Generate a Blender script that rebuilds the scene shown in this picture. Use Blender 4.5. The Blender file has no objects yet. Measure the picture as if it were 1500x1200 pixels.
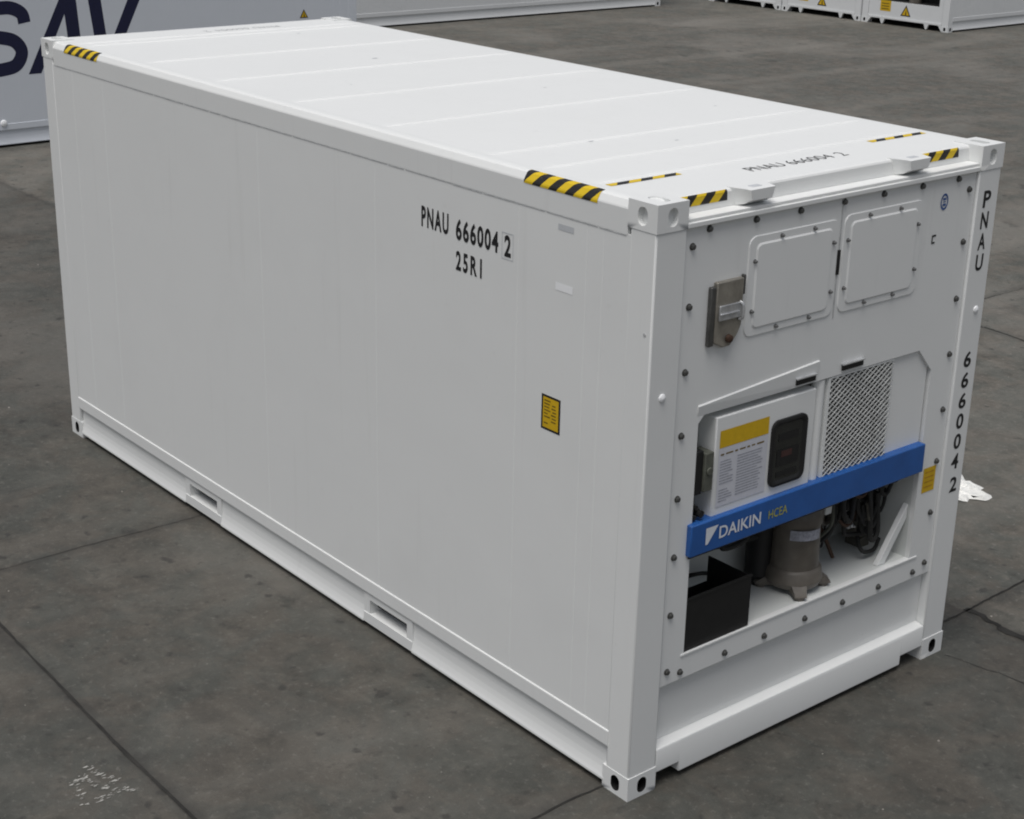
import bpy, math, random
from mathutils import Vector, Matrix
R = math.radians
S = bpy.context.scene
COL = S.collection
random.seed(7)

# ------------------------------------------------------------ camera
cam_d = bpy.data.cameras.new("camera")
cam = bpy.data.objects.new("camera", cam_d); COL.objects.link(cam)
cam_d.sensor_width = 36.0
cam_d.lens = 36.0 * 2341.96 / 1500.0
cam_d.clip_start = 0.05; cam_d.clip_end = 2000
RT = Vector((0.6336909, 0.7733358, 0.0196854))
DN = Vector((0.2821439, -0.2073520, -0.9366963))
FW = Vector((-0.7202990, 0.5991301, -0.3495891))
cam.matrix_world = Matrix(((RT.x, -DN.x, -FW.x, 4.61084), (RT.y, -DN.y, -FW.y, -4.59861),
                           (RT.z, -DN.z, -FW.z, 4.40464), (0, 0, 0, 1)))
S.camera = cam
S.render.engine = 'CYCLES'
S.cycles.filter_width = 2.0
S.cycles.max_bounces = 6

# ------------------------------------------------------------ sky, sun, exposure
SUN_EL, SUN_AZ = 71.0, -67.0       # azimuth of the sun measured from +X towards +Y
w = bpy.data.worlds.new("World"); S.world = w; w.use_nodes = True
wn = w.node_tree; wn.nodes.clear()
sky = wn.nodes.new('ShaderNodeTexSky'); sky.sky_type = 'NISHITA'; sky.sun_disc = False
sky.sun_elevation = R(SUN_EL); sky.sun_rotation = R(90 - SUN_AZ)
sky.dust_density = 4.0; sky.air_density = 1.0; sky.ozone_density = 1.0
hsv = wn.nodes.new('ShaderNodeHueSaturation'); hsv.inputs['Saturation'].default_value = 0.48
bg = wn.nodes.new('ShaderNodeBackground'); bg.inputs['Strength'].default_value = 0.055
wo = wn.nodes.new('ShaderNodeOutputWorld')
wn.links.new(sky.outputs[0], hsv.inputs['Color']); wn.links.new(hsv.outputs[0], bg.inputs[0])
wn.links.new(bg.outputs[0], wo.inputs[0])
sd = bpy.data.lights.new("sun", 'SUN'); sd.energy = 1.5; sd.angle = R(40); sd.color = (1, 0.985, 0.965)
sun = bpy.data.objects.new("sun", sd); COL.objects.link(sun)
sdir = Vector((math.cos(R(SUN_EL)) * math.cos(R(SUN_AZ)), math.cos(R(SUN_EL)) * math.sin(R(SUN_AZ)), math.sin(R(SUN_EL))))
sun.rotation_euler = sdir.to_track_quat('Z', 'Y').to_euler(); sun.location = sdir * 60
S.view_settings.view_transform = 'Standard'; S.view_settings.look = 'None'
S.view_settings.exposure = 0.48; S.view_settings.gamma = 1.0

# ------------------------------------------------------------ materials
def new_mat(name):
    m = bpy.data.materials.new(name); m.use_nodes = True
    nt = m.node_tree; b = nt.nodes['Principled BSDF']
    return m, nt, b
def noise(nt, scale, detail=4, rough=0.55, coord='Object', sc=(1, 1, 1), dist=0.0):
    tc = nt.nodes.new('ShaderNodeTexCoord'); mp = nt.nodes.new('ShaderNodeMapping')
    mp.inputs['Scale'].default_value = sc
    n = nt.nodes.new('ShaderNodeTexNoise'); n.inputs['Scale'].default_value = scale
    n.inputs['Detail'].default_value = detail; n.inputs['Roughness'].default_value = rough
    n.inputs['Distortion'].default_value = dist
    nt.links.new(tc.outputs[coord], mp.inputs[0]); nt.links.new(mp.outputs[0], n.inputs['Vector'])
    return n.outputs['Fac']
def ramp(nt, fac, stops):
    r = nt.nodes.new('ShaderNodeValToRGB'); e = r.color_ramp.elements
    while len(e) < len(stops): e.new(0.5)
    for i, (p, c) in enumerate(stops):
        e[i].position = p; e[i].color = (*c, 1) if len(c) == 3 else c
    nt.links.new(fac, r.inputs[0]); return r.outputs[0]
def mix(nt, a, b, fac, mode='MIX'):
    m = nt.nodes.new('ShaderNodeMix'); m.data_type = 'RGBA'; m.blend_type = mode
    for s, v in ((m.inputs[0], fac), (m.inputs[6], a), (m.inputs[7], b)):
        if hasattr(v, 'links'): nt.links.new(v, s)
        elif isinstance(v, (int, float)): s.default_value = v
        else: s.default_value = (*v, 1)
    return m.outputs[2]
def bump(nt, b, h, strength, dist):
    n = nt.nodes.new('ShaderNodeBump'); n.inputs['Strength'].default_value = strength
    n.inputs['Distance'].default_value = dist
    nt.links.new(h, n.inputs['Height']); nt.links.new(n.outputs[0], b.inputs['Normal'])

def paint(name, col, dirt=(0.5, 0.49, 0.46), rough=0.42, amount=0.5, wave=0.55):
    m, nt, b = new_mat(name)
    n1 = noise(nt, 1.3, 6, 0.6); n2 = noise(nt, 14, 5, 0.65)
    d1 = ramp(nt, n1, [(0.50, (0, 0, 0)), (0.78, (amount, amount, amount))])
    c = mix(nt, col, tuple(x * 0.93 for x in col), d1)
    d2 = ramp(nt, n2, [(0.64, (0, 0, 0)), (0.82, (0.25 * amount,) * 3)])
    c = mix(nt, c, dirt, d2)
    n3 = noise(nt, 3.0, 5, 0.65, sc=(4.5, 4.5, 0.22))
    c = mix(nt, c, tuple(x * 0.80 for x in dirt), ramp(nt, n3, [(0.60, (0, 0, 0)), (0.80, (0.22 * amount,) * 3)]))
    n4 = noise(nt, 7.0, 6, 0.75, sc=(0.7, 0.7, 3.0), dist=1.2)
    c = mix(nt, c, (0.42, 0.41, 0.39), ramp(nt, n4, [(0.685, (0, 0, 0)), (0.72, (0.45 * amount,) * 3)]))
    nt.links.new(c, b.inputs['Base Color'])
    rr = nt.nodes.new('ShaderNodeMapRange'); nt.links.new(n1, rr.inputs[0])
    rr.inputs[3].default_value = rough - 0.08; rr.inputs[4].default_value = rough + 0.1
    nt.links.new(rr.outputs[0], b.inputs['Roughness'])
    b.inputs['Specular IOR Level'].default_value = 0.35
    if wave:
        h = noise(nt, 1.6, 2, 0.4); bump(nt, b, h, wave, 0.006)
    return m
def plain(name, col, rough=0.5, metal=0.0, var=0.25, scale=20):
    m, nt, b = new_mat(name)
    n = noise(nt, scale, 4, 0.6)
    c = ramp(nt, n, [(0.3, tuple(x * (1 - var) for x in col)), (0.7, tuple(min(1, x * (1 + var)) for x in col))])
    nt.links.new(c, b.inputs['Base Color'])
    b.inputs['Roughness'].default_value = rough; b.inputs['Metallic'].default_value = metal
    return m

M_WHITE = paint("white_container_paint", (0.79, 0.80, 0.79))
M_ROOF = paint("white_roof_paint", (0.80, 0.81, 0.80), amount=0.6, wave=0.5)
M_GREYW = paint("bluish_grey_container_paint", (0.70, 0.735, 0.785), amount=0.4)
M_OLDW = paint("off_white_container_paint", (0.74, 0.755, 0.76), amount=0.6)
M_INNER = paint("machinery_white_paint", (0.66, 0.68, 0.66), rough=0.5, amount=0.6, wave=0)
M_BLACK = plain("black_lettering", (0.012, 0.012, 0.013), 0.55)
M_ROOFTXT = plain("faded_roof_lettering", (0.06, 0.06, 0.062), 0.6, var=0.7, scale=14)
M_NAVY = plain("navy_lettering", (0.008, 0.010, 0.045), 0.5, var=0.15)
M_BLUE = plain("blue_bar_paint", (0.018, 0.098, 0.34), 0.4, var=0.1, scale=6)
M_BOLT = plain("dark_zinc_bolt", (0.10, 0.10, 0.095), 0.45, 0.5)
M_SCREW = plain("grey_screw", (0.16, 0.16, 0.16), 0.45, 0.4)
M_STEEL = plain("brushed_steel", (0.31, 0.29, 0.25), 0.42, 0.45, var=0.3, scale=9)
M_BRIGHT = plain("bright_zinc", (0.55, 0.56, 0.57), 0.35, 0.6)
M_DARK = plain("black_plastic_and_gap_shade", (0.008, 0.008, 0.008), 0.6, var=0.2)  # black parts; also used as painted shade in holes, slots and gaps
M_MESH = plain("grey_mesh_paint", (0.52, 0.53, 0.52), 0.5)
M_GLASS = plain("dark_window", (0.018, 0.02, 0.019), 0.18, var=0.3, scale=8)
M_OLIVE = plain("olive_grey_plastic", (0.10, 0.105, 0.085), 0.6)
M_COMP = plain("brown_grey_compressor_paint", (0.130, 0.116, 0.098), 0.45, var=0.2, scale=12)
M_PIPE = plain("black_pipe_insulation", (0.018, 0.018, 0.017), 0.7)
M_COPPER = plain("tarnished_copper", (0.075, 0.042, 0.028), 0.5, 0.4)
M_TANK = plain("dark_olive_tank_paint", (0.085, 0.08, 0.065), 0.5)
M_YEL = plain("yellow_sticker", (0.66, 0.42, 0.008), 0.5, var=0.08)
M_YELD = plain("yellow_sticker_print", (0.17, 0.11, 0.01), 0.5)
M_PAPER = plain("label_paper", (0.62, 0.63, 0.68), 0.5, var=0.05)
M_PRINT = plain("label_grey_print", (0.34, 0.35, 0.40), 0.5, var=0.3, scale=60)
M_RED = plain("dim_red_display", (0.055, 0.022, 0.02), 0.4)
M_RING = plain("blue_sticker_ink", (0.035, 0.10, 0.30), 0.5)
M_WTXT = plain("white_lettering", (0.72, 0.75, 0.80), 0.5, var=0.05)
M_YTXT = plain("greenish_yellow_lettering", (0.36, 0.36, 0.08), 0.5, var=0.15)
M_SHADE = plain("dark_coil_and_recess_shade", (0.016, 0.016, 0.016), 0.8, var=0.5, scale=50)  # dark coil; also paints the shade of recesses and sill gaps
M_SEAL = plain("grey_sealant", (0.48, 0.49, 0.49), 0.7)
M_WLAB = plain("white_vinyl", (0.93, 0.94, 0.95), 0.4, var=0.02)
M_GLAB = plain("grey_vinyl", (0.56, 0.58, 0.60), 0.4, var=0.04)

def hazard_mat():
    m, nt, b = new_mat("yellow_black_hazard_stripes")
    uv = nt.nodes.new('ShaderNodeUVMap'); sp = nt.nodes.new('ShaderNodeSeparateXYZ')
    nt.links.new(uv.outputs[0], sp.inputs[0])
    a = nt.nodes.new('ShaderNodeMath'); a.operation = 'ADD'
    nt.links.new(sp.outputs[0], a.inputs[0]); nt.links.new(sp.outputs[1], a.inputs[1])
    f = nt.nodes.new('ShaderNodeMath'); f.operation = 'FRACT'; nt.links.new(a.outputs[0], f.inputs[0])
    g = nt.nodes.new('ShaderNodeMath'); g.operation = 'GREATER_THAN'; g.inputs[1].default_value = 0.5
    nt.links.new(f.outputs[0], g.inputs[0])
    wear = ramp(nt, noise(nt, 40, 4), [(0.68, (0, 0, 0)), (0.8, (0.3, 0.3, 0.3))])
    c = mix(nt, (0.72, 0.50, 0.012), (0.018, 0.016, 0.014), g.outputs[0])
    c = mix(nt, c, (0.5, 0.45, 0.3), wear)
    nt.links.new(c, b.inputs['Base Color']); b.inputs['Roughness'].default_value = 0.5
    return m
M_HAZ = hazard_mat()

def ground_mat():
    m, nt, b = new_mat("stained_concrete_yard")
    def N(op, x, y=None, z=None):
        n = nt.nodes.new('ShaderNodeMath'); n.operation = op
        for i, v in enumerate((x, y, z)):
            if v is None: continue
            if hasattr(v, 'links'): nt.links.new(v, n.inputs[i])
            else: n.inputs[i].default_value = v
        return n.outputs[0]
    big = noise(nt, 0.30, 5, 0.6, dist=0.5)
    mid = noise(nt, 3.0, 8, 0.74, dist=0.4)
    hue = noise(nt, 2.2, 6, 0.65, dist=0.8)
    blot = noise(nt, 8.0, 6, 0.70, dist=0.3)
    streak = noise(nt, 1.3, 6, 0.65, sc=(0.5, 2.2, 1), dist=0.5)
    streak2 = noise(nt, 0.30, 6, 0.62, sc=(2.8, 0.35, 1), dist=0.6)
    fine = noise(nt, 24, 6, 0.72)
    grit = noise(nt, 110, 3, 0.7)
    spots = noise(nt, 7.5, 3, 0.5)
    brown = ramp(nt, mid, [(0.30, (0.049, 0.045, 0.038)), (0.5, (0.072, 0.065, 0.054)), (0.72, (0.104, 0.095, 0.080))])
    green = ramp(nt, mid, [(0.30, (0.042, 0.043, 0.037)), (0.5, (0.060, 0.061, 0.053)), (0.72, (0.084, 0.083, 0.073))])
    c = mix(nt, green, brown, ramp(nt, hue, [(0.42, (0, 0, 0)), (0.58, (1, 1, 1))]))
    c = mix(nt, c, (0.028, 0.028, 0.024), ramp(nt, blot, [(0.53, (0, 0, 0)), (0.70, (0.65,) * 3)]))
    c = mix(nt, c, (0.118, 0.108, 0.090), ramp(nt, blot, [(0.28, (0.55,) * 3), (0.44, (0, 0, 0))]))
    c = mix(nt, c, (0.046, 0.045, 0.041), ramp(nt, streak, [(0.54, (0, 0, 0)), (0.74, (0.35,) * 3)]))
    c = mix(nt, c, (0.140, 0.132, 0.116), ramp(nt, streak2, [(0.50, (0, 0, 0)), (0.72, (0.45,) * 3)]))
    c = mix(nt, c, (0.135, 0.127, 0.112), ramp(nt, big, [(0.50, (0, 0, 0)), (0.64, (0.50,) * 3)]))
    c = mix(nt, c, (0.20, 0.19, 0.172), ramp(nt, fine, [(0.56, (0, 0, 0)), (0.76, (0.60,) * 3)]))
    c = mix(nt, c, (0.030, 0.028, 0.025), ramp(nt, fine, [(0.24, (0.8,) * 3), (0.43, (0, 0, 0))]))
    c = mix(nt, c, (0.026, 0.025, 0.023), ramp(nt, spots, [(0.64, (0, 0, 0)), (0.71, (0.7,) * 3)]))
    c = mix(nt, c, (0.03, 0.028, 0.026), ramp(nt, grit, [(0.28, (0.55,) * 3), (0.42, (0, 0, 0))]))
    c = mix(nt, c, (0.24, 0.225, 0.20), ramp(nt, grit, [(0.62, (0, 0, 0)), (0.74, (0.5,) * 3)]))
    tc0 = nt.nodes.new('ShaderNodeTexCoord'); sp0 = nt.nodes.new('ShaderNodeSeparateXYZ'); nt.links.new(tc0.outputs['Object'], sp0.inputs[0])
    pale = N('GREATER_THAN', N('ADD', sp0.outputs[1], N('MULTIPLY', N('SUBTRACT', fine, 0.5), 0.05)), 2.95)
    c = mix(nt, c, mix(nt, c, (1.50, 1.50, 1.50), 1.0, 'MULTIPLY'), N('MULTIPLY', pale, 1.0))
    # oil drips and old stains
    st = noise(nt, 1.5, 4, 0.5, dist=0.3)
    c = mix(nt, c, (0.024, 0.023, 0.021), ramp(nt, st, [(0.66, (0, 0, 0)), (0.73, (0.5,) * 3)]))
    # dirt gathered along the slab joints
    tc = nt.nodes.new('ShaderNodeTexCoord'); sp = nt.nodes.new('ShaderNodeSeparateXYZ'); nt.links.new(tc.outputs['Object'], sp.inputs[0])
    wob = N('MULTIPLY', N('SUBTRACT', mid, 0.5), 0.10)
    for axis, pos, wd, st in ((1, -1.675, .07, .55), (0, -.19, .08, .5), (0, -4.14, .07, .45), (1, 2.95, .09, .4), (1, 7.87, .10, .3)):
        d = N('ABSOLUTE', N('ADD', N('SUBTRACT', sp.outputs[axis], pos), wob))
        f = N('MULTIPLY', N('SUBTRACT', 1.0, N('MINIMUM', N('DIVIDE', d, wd), 1.0)), N('MULTIPLY', blot, st * 2))
        c = mix(nt, c, (0.034, 0.032, 0.029), f)
    nt.links.new(c, b.inputs['Base Color'])
    b.inputs['Roughness'].default_value = 0.70; b.inputs['Specular IOR Level'].default_value = 0.45
    bump(nt, b, fine, 0.55, 0.007)
    return m
M_GROUND = ground_mat()
M_JOINT = plain("dirt_filled_joint", (0.020, 0.019, 0.017), 0.95, var=0.5, scale=9)
M_CHALK = plain("worn_white_ground_paint", (0.36, 0.355, 0.33), 0.9, var=0.4, scale=45)
M_SHEET = plain("white_plastic_sheet", (0.78, 0.78, 0.75), 0.5, var=0.08, scale=12)
M_STONE = plain("pale_grit", (0.30, 0.28, 0.25), 0.9, var=0.6, scale=2)

# ------------------------------------------------------------ mesh helpers
CTR = {}                                     # object -> its origin in thing coordinates
class MB:
    def __init__(s): s.v = []; s.f = []; s.m = []; s.uv = {}
    def add(s, vs, fs, mi=0):
        o = len(s.v); s.v += [tuple(p) for p in vs]
        for f in fs: s.f.append([i + o for i in f]); s.m.append(mi)
        return s
    def quad(s, a, b, c, d, mi=0, uv=None):
        if uv: s.uv[len(s.f)] = uv
        return s.add([a, b, c, d], [(0, 1, 2, 3)], mi)
    def box(s, x0, x1, y0, y1, z0, z1, mi=0):
        return s.add([(x0, y0, z0), (x1, y0, z0), (x1, y1, z0), (x0, y1, z0), (x0, y0, z1), (x1, y0, z1), (x1, y1, z1), (x0, y1, z1)],
                     [(0, 3, 2, 1), (4, 5, 6, 7), (0, 1, 5, 4), (1, 2, 6, 5), (2, 3, 7, 6), (3, 0, 4, 7)], mi)
    def prism(s, pts, axis, a, b, mi=0):
        """pts: 2D polygon in the two other axes (order x,y,z without axis)"""
        def P(p, t):
            q = list(p); q.insert(axis, t); return q
        n = len(pts)
        vs = [P(p, a) for p in pts] + [P(p, b) for p in pts]
        fs = [tuple(range(n)), tuple(range(2 * n - 1, n - 1, -1))]
        fs += [(i, (i + 1) % n, (i + 1) % n + n, i + n) for i in range(n)]
        return s.add(vs, fs, mi)
    def ring(s, c, u, v, r, n): return [c + u * (r * math.cos(2 * math.pi * i / n)) + v * (r * math.sin(2 * math.pi * i / n)) for i in range(n)]
    def lathe(s, p, d, prof, n=20, mi=0):
        """prof: list of (distance along d, radius)"""
        p = Vector(p); d = Vector(d).normalized()
        u = d.orthogonal().normalized(); v = d.cross(u)
        o = len(s.v); vs = []
        for t, r in prof: vs += s.ring(p + d * t, u, v, r, n)
        fs = []
        for k in range(len(prof) - 1):
            fs += [(k * n + i, k * n + (i + 1) % n, (k + 1) * n + (i + 1) % n, (k + 1) * n + i) for i in range(n)]
        fs.append(tuple(range(n - 1, -1, -1))); fs.append(tuple((len(prof) - 1) * n + i for i in range(n)))
        return s.add(vs, fs, mi)
    def cyl(s, a, b, r, n=16, mi=0):
        a = Vector(a); b = Vector(b); return s.lathe(a, b - a, [(0, r), ((b - a).length, r)], n, mi)
    def tube(s, pts, r, n=8, mi=0, sub=5):
        P = [Vector(p) for p in pts]; Q = []
        for i in range(len(P) - 1):
            p0 = P[max(i - 1, 0)]; p1 = P[i]; p2 = P[i + 1]; p3 = P[min(i + 2, len(P) - 1)]
            for k in range(sub):
                t = k / sub
                Q.append(0.5 * ((2 * p1) + (p2 - p0) * t + (2 * p0 - 5 * p1 + 4 * p2 - p3) * t * t + (3 * p1 - p0 - 3 * p2 + p3) * t ** 3))
        Q.append(P[-1])
        vs = []; u = None
        for i, q in enumerate(Q):
            d = (Q[min(i + 1, len(Q) - 1)] - Q[max(i - 1, 0)]).normalized()
            u = d.orthogonal().normalized() if u is None else (u - d * u.dot(d)).normalized()
            vs += s.ring(q, u, d.cross(u), r, n)
        fs = []
        for k in range(len(Q) - 1):
            fs += [(k * n + i, k * n + (i + 1) % n, (k + 1) * n + (i + 1) % n, (k + 1) * n + i) for i in range(n)]
        fs.append(tuple(range(n))); fs.append(tuple((len(Q) - 1) * n + i for i in range(n)))
        return s.add(vs, fs, mi)
    def oval_plate(s, o, u, v, nrm, w, h, ow, oh, depth, mi=0, mi2=0):
        """rectangle w x h about o with an oval hole ow x oh sunk by depth"""
        o = Vector(o); u = Vector(u); v = Vector(v); nrm = Vector(nrm); n = 24
        out = []; inn = []; bot = []
        for i in range(n):
            a = 2 * math.pi * i / n; c, si = math.cos(a), math.sin(a)
            k = max(abs(c), abs(si))
            out.append(o + u * (c / k * w / 2) + v * (si / k * h / 2))
            rr = min(ow, oh) / 2; ex = ow / 2 - rr; ez = oh / 2 - rr
            q = u * (c * rr + math.copysign(ex, c) * (abs(c) > 1e-6)) + v * (si * rr + math.copysign(ez, si) * (abs(si) > 1e-6))
            inn.append(o + q); bot.append(o + q - nrm * depth)
        fs = [(i, (i + 1) % n, n + (i + 1) % n, n + i) for i in range(n)]
        s.add(out + inn, fs, mi)
        s.add(inn + bot, fs, mi2); s.add(bot, [tuple(range(n))], mi2)
        return s
    def build(s, name, mats, parent, bevel=0, smooth=True, seg=2):
        if not isinstance(mats, (list, tuple)): mats = [mats]
        c = Vector((sum(min(p[i] for p in s.v) + max(p[i] for p in s.v) for i in (0,)) / 2,
                    (min(p[1] for p in s.v) + max(p[1] for p in s.v)) / 2,
                    min(p[2] for p in s.v)))
        me = bpy.data.meshes.new(name)
        me.from_pydata([tuple(Vector(p) - c) for p in s.v], [], s.f)
        for m in mats: me.materials.append(m)
        me.polygons.foreach_set('material_index', s.m)
        if s.uv:
            L = me.uv_layers.new(name="UVMap")
            for fi, uvs in s.uv.items():
                for k, li in enumerate(me.polygons[fi].loop_indices): L.data[li].uv = uvs[k]
        import bmesh
        bm = bmesh.new(); bm.from_mesh(me)
        bmesh.ops.remove_doubles(bm, verts=bm.verts, dist=1e-5)
        bmesh.ops.recalc_face_normals(bm, faces=bm.faces); bm.to_mesh(me); bm.free()
        if smooth:
            me.polygons.foreach_set('use_smooth', [True] * len(me.polygons)); me.set_sharp_from_angle(angle=R(35))
        o = bpy.data.objects.new(name, me); COL.objects.link(o)
        if parent is not None:
            o.parent = parent; o.location = c - CTR[parent.name]
        else: o.location = c
        CTR[o.name] = c
        if bevel:
            b = o.modifiers.new("bevel", 'BEVEL'); b.width = bevel; b.segments = seg
            b.limit_method = 'ANGLE'; b.angle_limit = R(40)
        return o

def text(s, p0, right, up, W, H, parent, mat, name="lettering", bold=0.02, space=1.0, lift=0.0015):
    cu = bpy.data.curves.new("lettering_curve", 'FONT'); cu.body = s; cu.size = 1.0
    cu.offset = bold; cu.space_character = space; cu.extrude = 0; cu.resolution_u = 4
    t = bpy.data.objects.new("lettering_curve", cu); COL.objects.link(t)
    dg = bpy.context.evaluated_depsgraph_get(); dg.update()
    me = bpy.data.meshes.new_from_object(t.evaluated_get(dg))
    xs = [v.co.x for v in me.vertices]; ys = [v.co.y for v in me.vertices]
    x0, x1, y0, y1 = min(xs), max(xs), min(ys), max(ys)
    right = Vector(right); up = Vector(up); n = right.cross(up)
    mb = MB()
    vs = [Vector(p0) + right * ((v.co.x - x0) / (x1 - x0) * W) + up * ((v.co.y - y0) / (y1 - y0) * H) + n * lift for v in me.vertices]
    mb.add(vs, [tuple(p.vertices) for p in me.polygons])
    bpy.data.objects.remove(t); bpy.data.curves.remove(cu); bpy.data.meshes.remove(me)
    return mb.build(name, mat, parent, smooth=False) if parent is not False else mb

def stack_text(s, p0, right, up, w, h, pitch, parent, mat):
    """upright letters one under another, one mesh"""
    mb = MB(); p = Vector(p0)
    for ch in s:
        if ch != ' ':
            t = text(ch, p, right, up, w, h, False, mat, bold=0.024)
            mb.add(t.v, t.f)
        p = p - Vector(up) * pitch
    return mb.build("lettering", mat, parent, smooth=False)

def thing(name, label, cat, loc, rotz=0, group=None, ctr=(0, 0, 0)):
    o = bpy.data.objects.new(name, None); COL.objects.link(o)
    o.location = loc; o.rotation_euler = (0, 0, R(rotz)); o.empty_display_size = 0.3
    o['label'] = label; o['category'] = cat
    if group: o['group'] = group
    CTR[o.name] = Vector(ctr); return o
def struct(o): o['kind'] = 'structure'; return o

# ------------------------------------------------------------ ground
g = MB(); g.quad((-400, -400, 0), (400, -400, 0), (400, 400, 0), (-400, 400, 0))
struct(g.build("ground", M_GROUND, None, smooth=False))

def joint(pts, w0, jit, step=0.12, gaps=0.0, seed=1, z=0.004):
    rnd = random.Random(seed); mb = MB(); P = [Vector((*p, z)) for p in pts]
    L = R_ = None; off = 0; ww = w0
    for i in range(len(P) - 1):
        d = P[i + 1] - P[i]; n = max(2, int(d.length / step)); nrm = Vector((-d.y, d.x, 0)).normalized()
        for k in range(n + 1):
            off = off * 0.8 + rnd.uniform(-jit, jit); ww = ww * 0.6 + 0.4 * w0 * rnd.uniform(0.3, 1.7)
            c = P[i] + d * (k / n) + nrm * off
            l, r = c + nrm * ww / 2, c - nrm * ww / 2
            if L is not None and rnd.random() > gaps: mb.quad(L, R_, r, l)
            L, R_ = l, r
    return struct(mb.build("slab_joint", M_JOINT, None, smooth=False))
joint([(-14, -1.60), (-3.48, -1.641), (-1.94, -1.684), (6, -1.69)], 0.018, 0.0018, step=.06, seed=2)
joint([(-0.17, -8), (-0.17, -0.36), (-0.165, 0.03), (-0.21, 2.75), (-0.2, 2.95), (-0.23, 3.6), (-0.25, 14)], 0.012, 0.006, step=.05, seed=3)
joint([(-4.15, -7), (-4.15, -1.36), (-4.13, 0), (-4.1, 12)], 0.0045, 0.006, step=.06, seed=4)
joint([(-0.22, 2.97), (-0.07, 2.95), (0.04, 2.953), (0.21, 2.945), (3, 2.95)], 0.040, 0.014, step=0.035, seed=5)
joint([(-9, 7.95), (-3.55, 7.874), (-3.08, 7.83), (4, 7.8)], 0.012, 0.012, seed=6)
joint([(0.05, 2.41), (0.35, 2.48), (0.6, 2.5), (1.6, 2.42)], 0.006, 0.006, step=0.05, seed=7)

# worn paint marks on the ground
pm = MB(); rnd = random.Random(11)
for (x, y, dx, dy) in ((-1.80, -1.88, .05, .02), (-1.72, -1.87, .05, .02), (-1.65, -1.84, .045, .035), (-1.71, -2.0, .06, .02), (-1.63, -2.02, .05, .03),
                       (-1.545, -2.0, .025, .07), (-1.545, -1.94, .022, .06), (-1.56, -1.85, .03, .05), (-1.53, -1.82, .03, .03), (-1.76, -1.94, .03, .03), (-1.69, -1.93, .05, .015), (-1.61, -1.9, .03, .02), (-1.74, -1.975, .03, .02)):
    for k in range(11):
        cx, cy = x + rnd.uniform(-dx, dx) * .8, y + rnd.uniform(-dy, dy) * .8; r = rnd.uniform(.002, .0085)
        n = 7; ring = [(cx + .55 * r * rnd.uniform(.5, 1.2) * math.cos(6.283 * i / n), cy + 1.9 * r * rnd.uniform(.4, 1.2) * math.sin(6.283 * i / n), .003 + len(pm.f) * .00001) for i in range(n)]
        pm.add(ring, [tuple(range(n))])
o = pm.build("painted_ground_mark", M_CHALK, None, smooth=False)
struct(o)

# loose grit
gr = MB(); rnd = random.Random(5)
for i in range(620):
    x = rnd.uniform(-12, 4.2); y = rnd.uniform(-4.5, 13)
    if -6.3 < x < .2 and -.2 < y < 2.7: continue
    r = rnd.choice((.003, .004, .005, .006, .009)); hh = r * .7
    n = 5; a0 = rnd.uniform(0, 6)
    vs = [(x + r * rnd.uniform(.6, 1.3) * math.cos(a0 + 6.283 * k / n), y + r * rnd.uniform(.6, 1.3) * math.sin(a0 + 6.283 * k / n), -.001) for k in range(n)]
    vs += [(x + r * .2, y, hh)]
    gr.add(vs, [(k, (k + 1) % n, n) for k in range(n)])
o = gr.build("loose_grit", M_STONE, None, smooth=False); o['kind'] = 'stuff'
o['label'] = "pale grit scattered over the yard"; o['category'] = "grit"

# crumpled white sheet lying behind the container
sh = MB(); rnd = random.Random(3); NA, NR = 40, 9
cx, cy = -1.40, 4.44
def sheet_r(a):
    return 0.235 + 0.035 * math.sin(3 * a + 1) + 0.025 * math.sin(7 * a) + 0.015 * math.sin(13 * a + 2)
vs = [(cx, cy, .035)]
for k in range(1, NR + 1):
    for i in range(NA):
        a = 6.2832 * i / NA; r = sheet_r(a) * k / NR
        z = (0.006 + 0.022 * abs(math.sin(5 * a + k * 1.3)) * (0.5 + 0.5 * math.sin(3 * a + k)) + rnd.uniform(0, .010)) * (1.0 if k < NR else 0.25)
        vs.append((cx + 1.05 * r * math.cos(a), cy + 1.0 * r * math.sin(a), z))
fs = [(0, 1 + i, 1 + (i + 1) % NA) for i in range(NA)]
for k in range(1, NR):
    for i in range(NA):
        if rnd.random() < .02: continue
        a, b_ = 1 + (k - 1) * NA, 1 + k * NA
        fs.append((a + i, b_ + i, b_ + (i + 1) % NA, a + (i + 1) % NA))
sh.add(vs, fs)
o = sh.build("plastic_sheet", M_SHEET, None, smooth=False)
sm = o.modifiers.new("thickness", 'SOLIDIFY'); sm.thickness = 0.002
o['label'] = "crumpled white plastic sheet lying on the ground behind the white container"; o['category'] = "plastic sheet"

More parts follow.
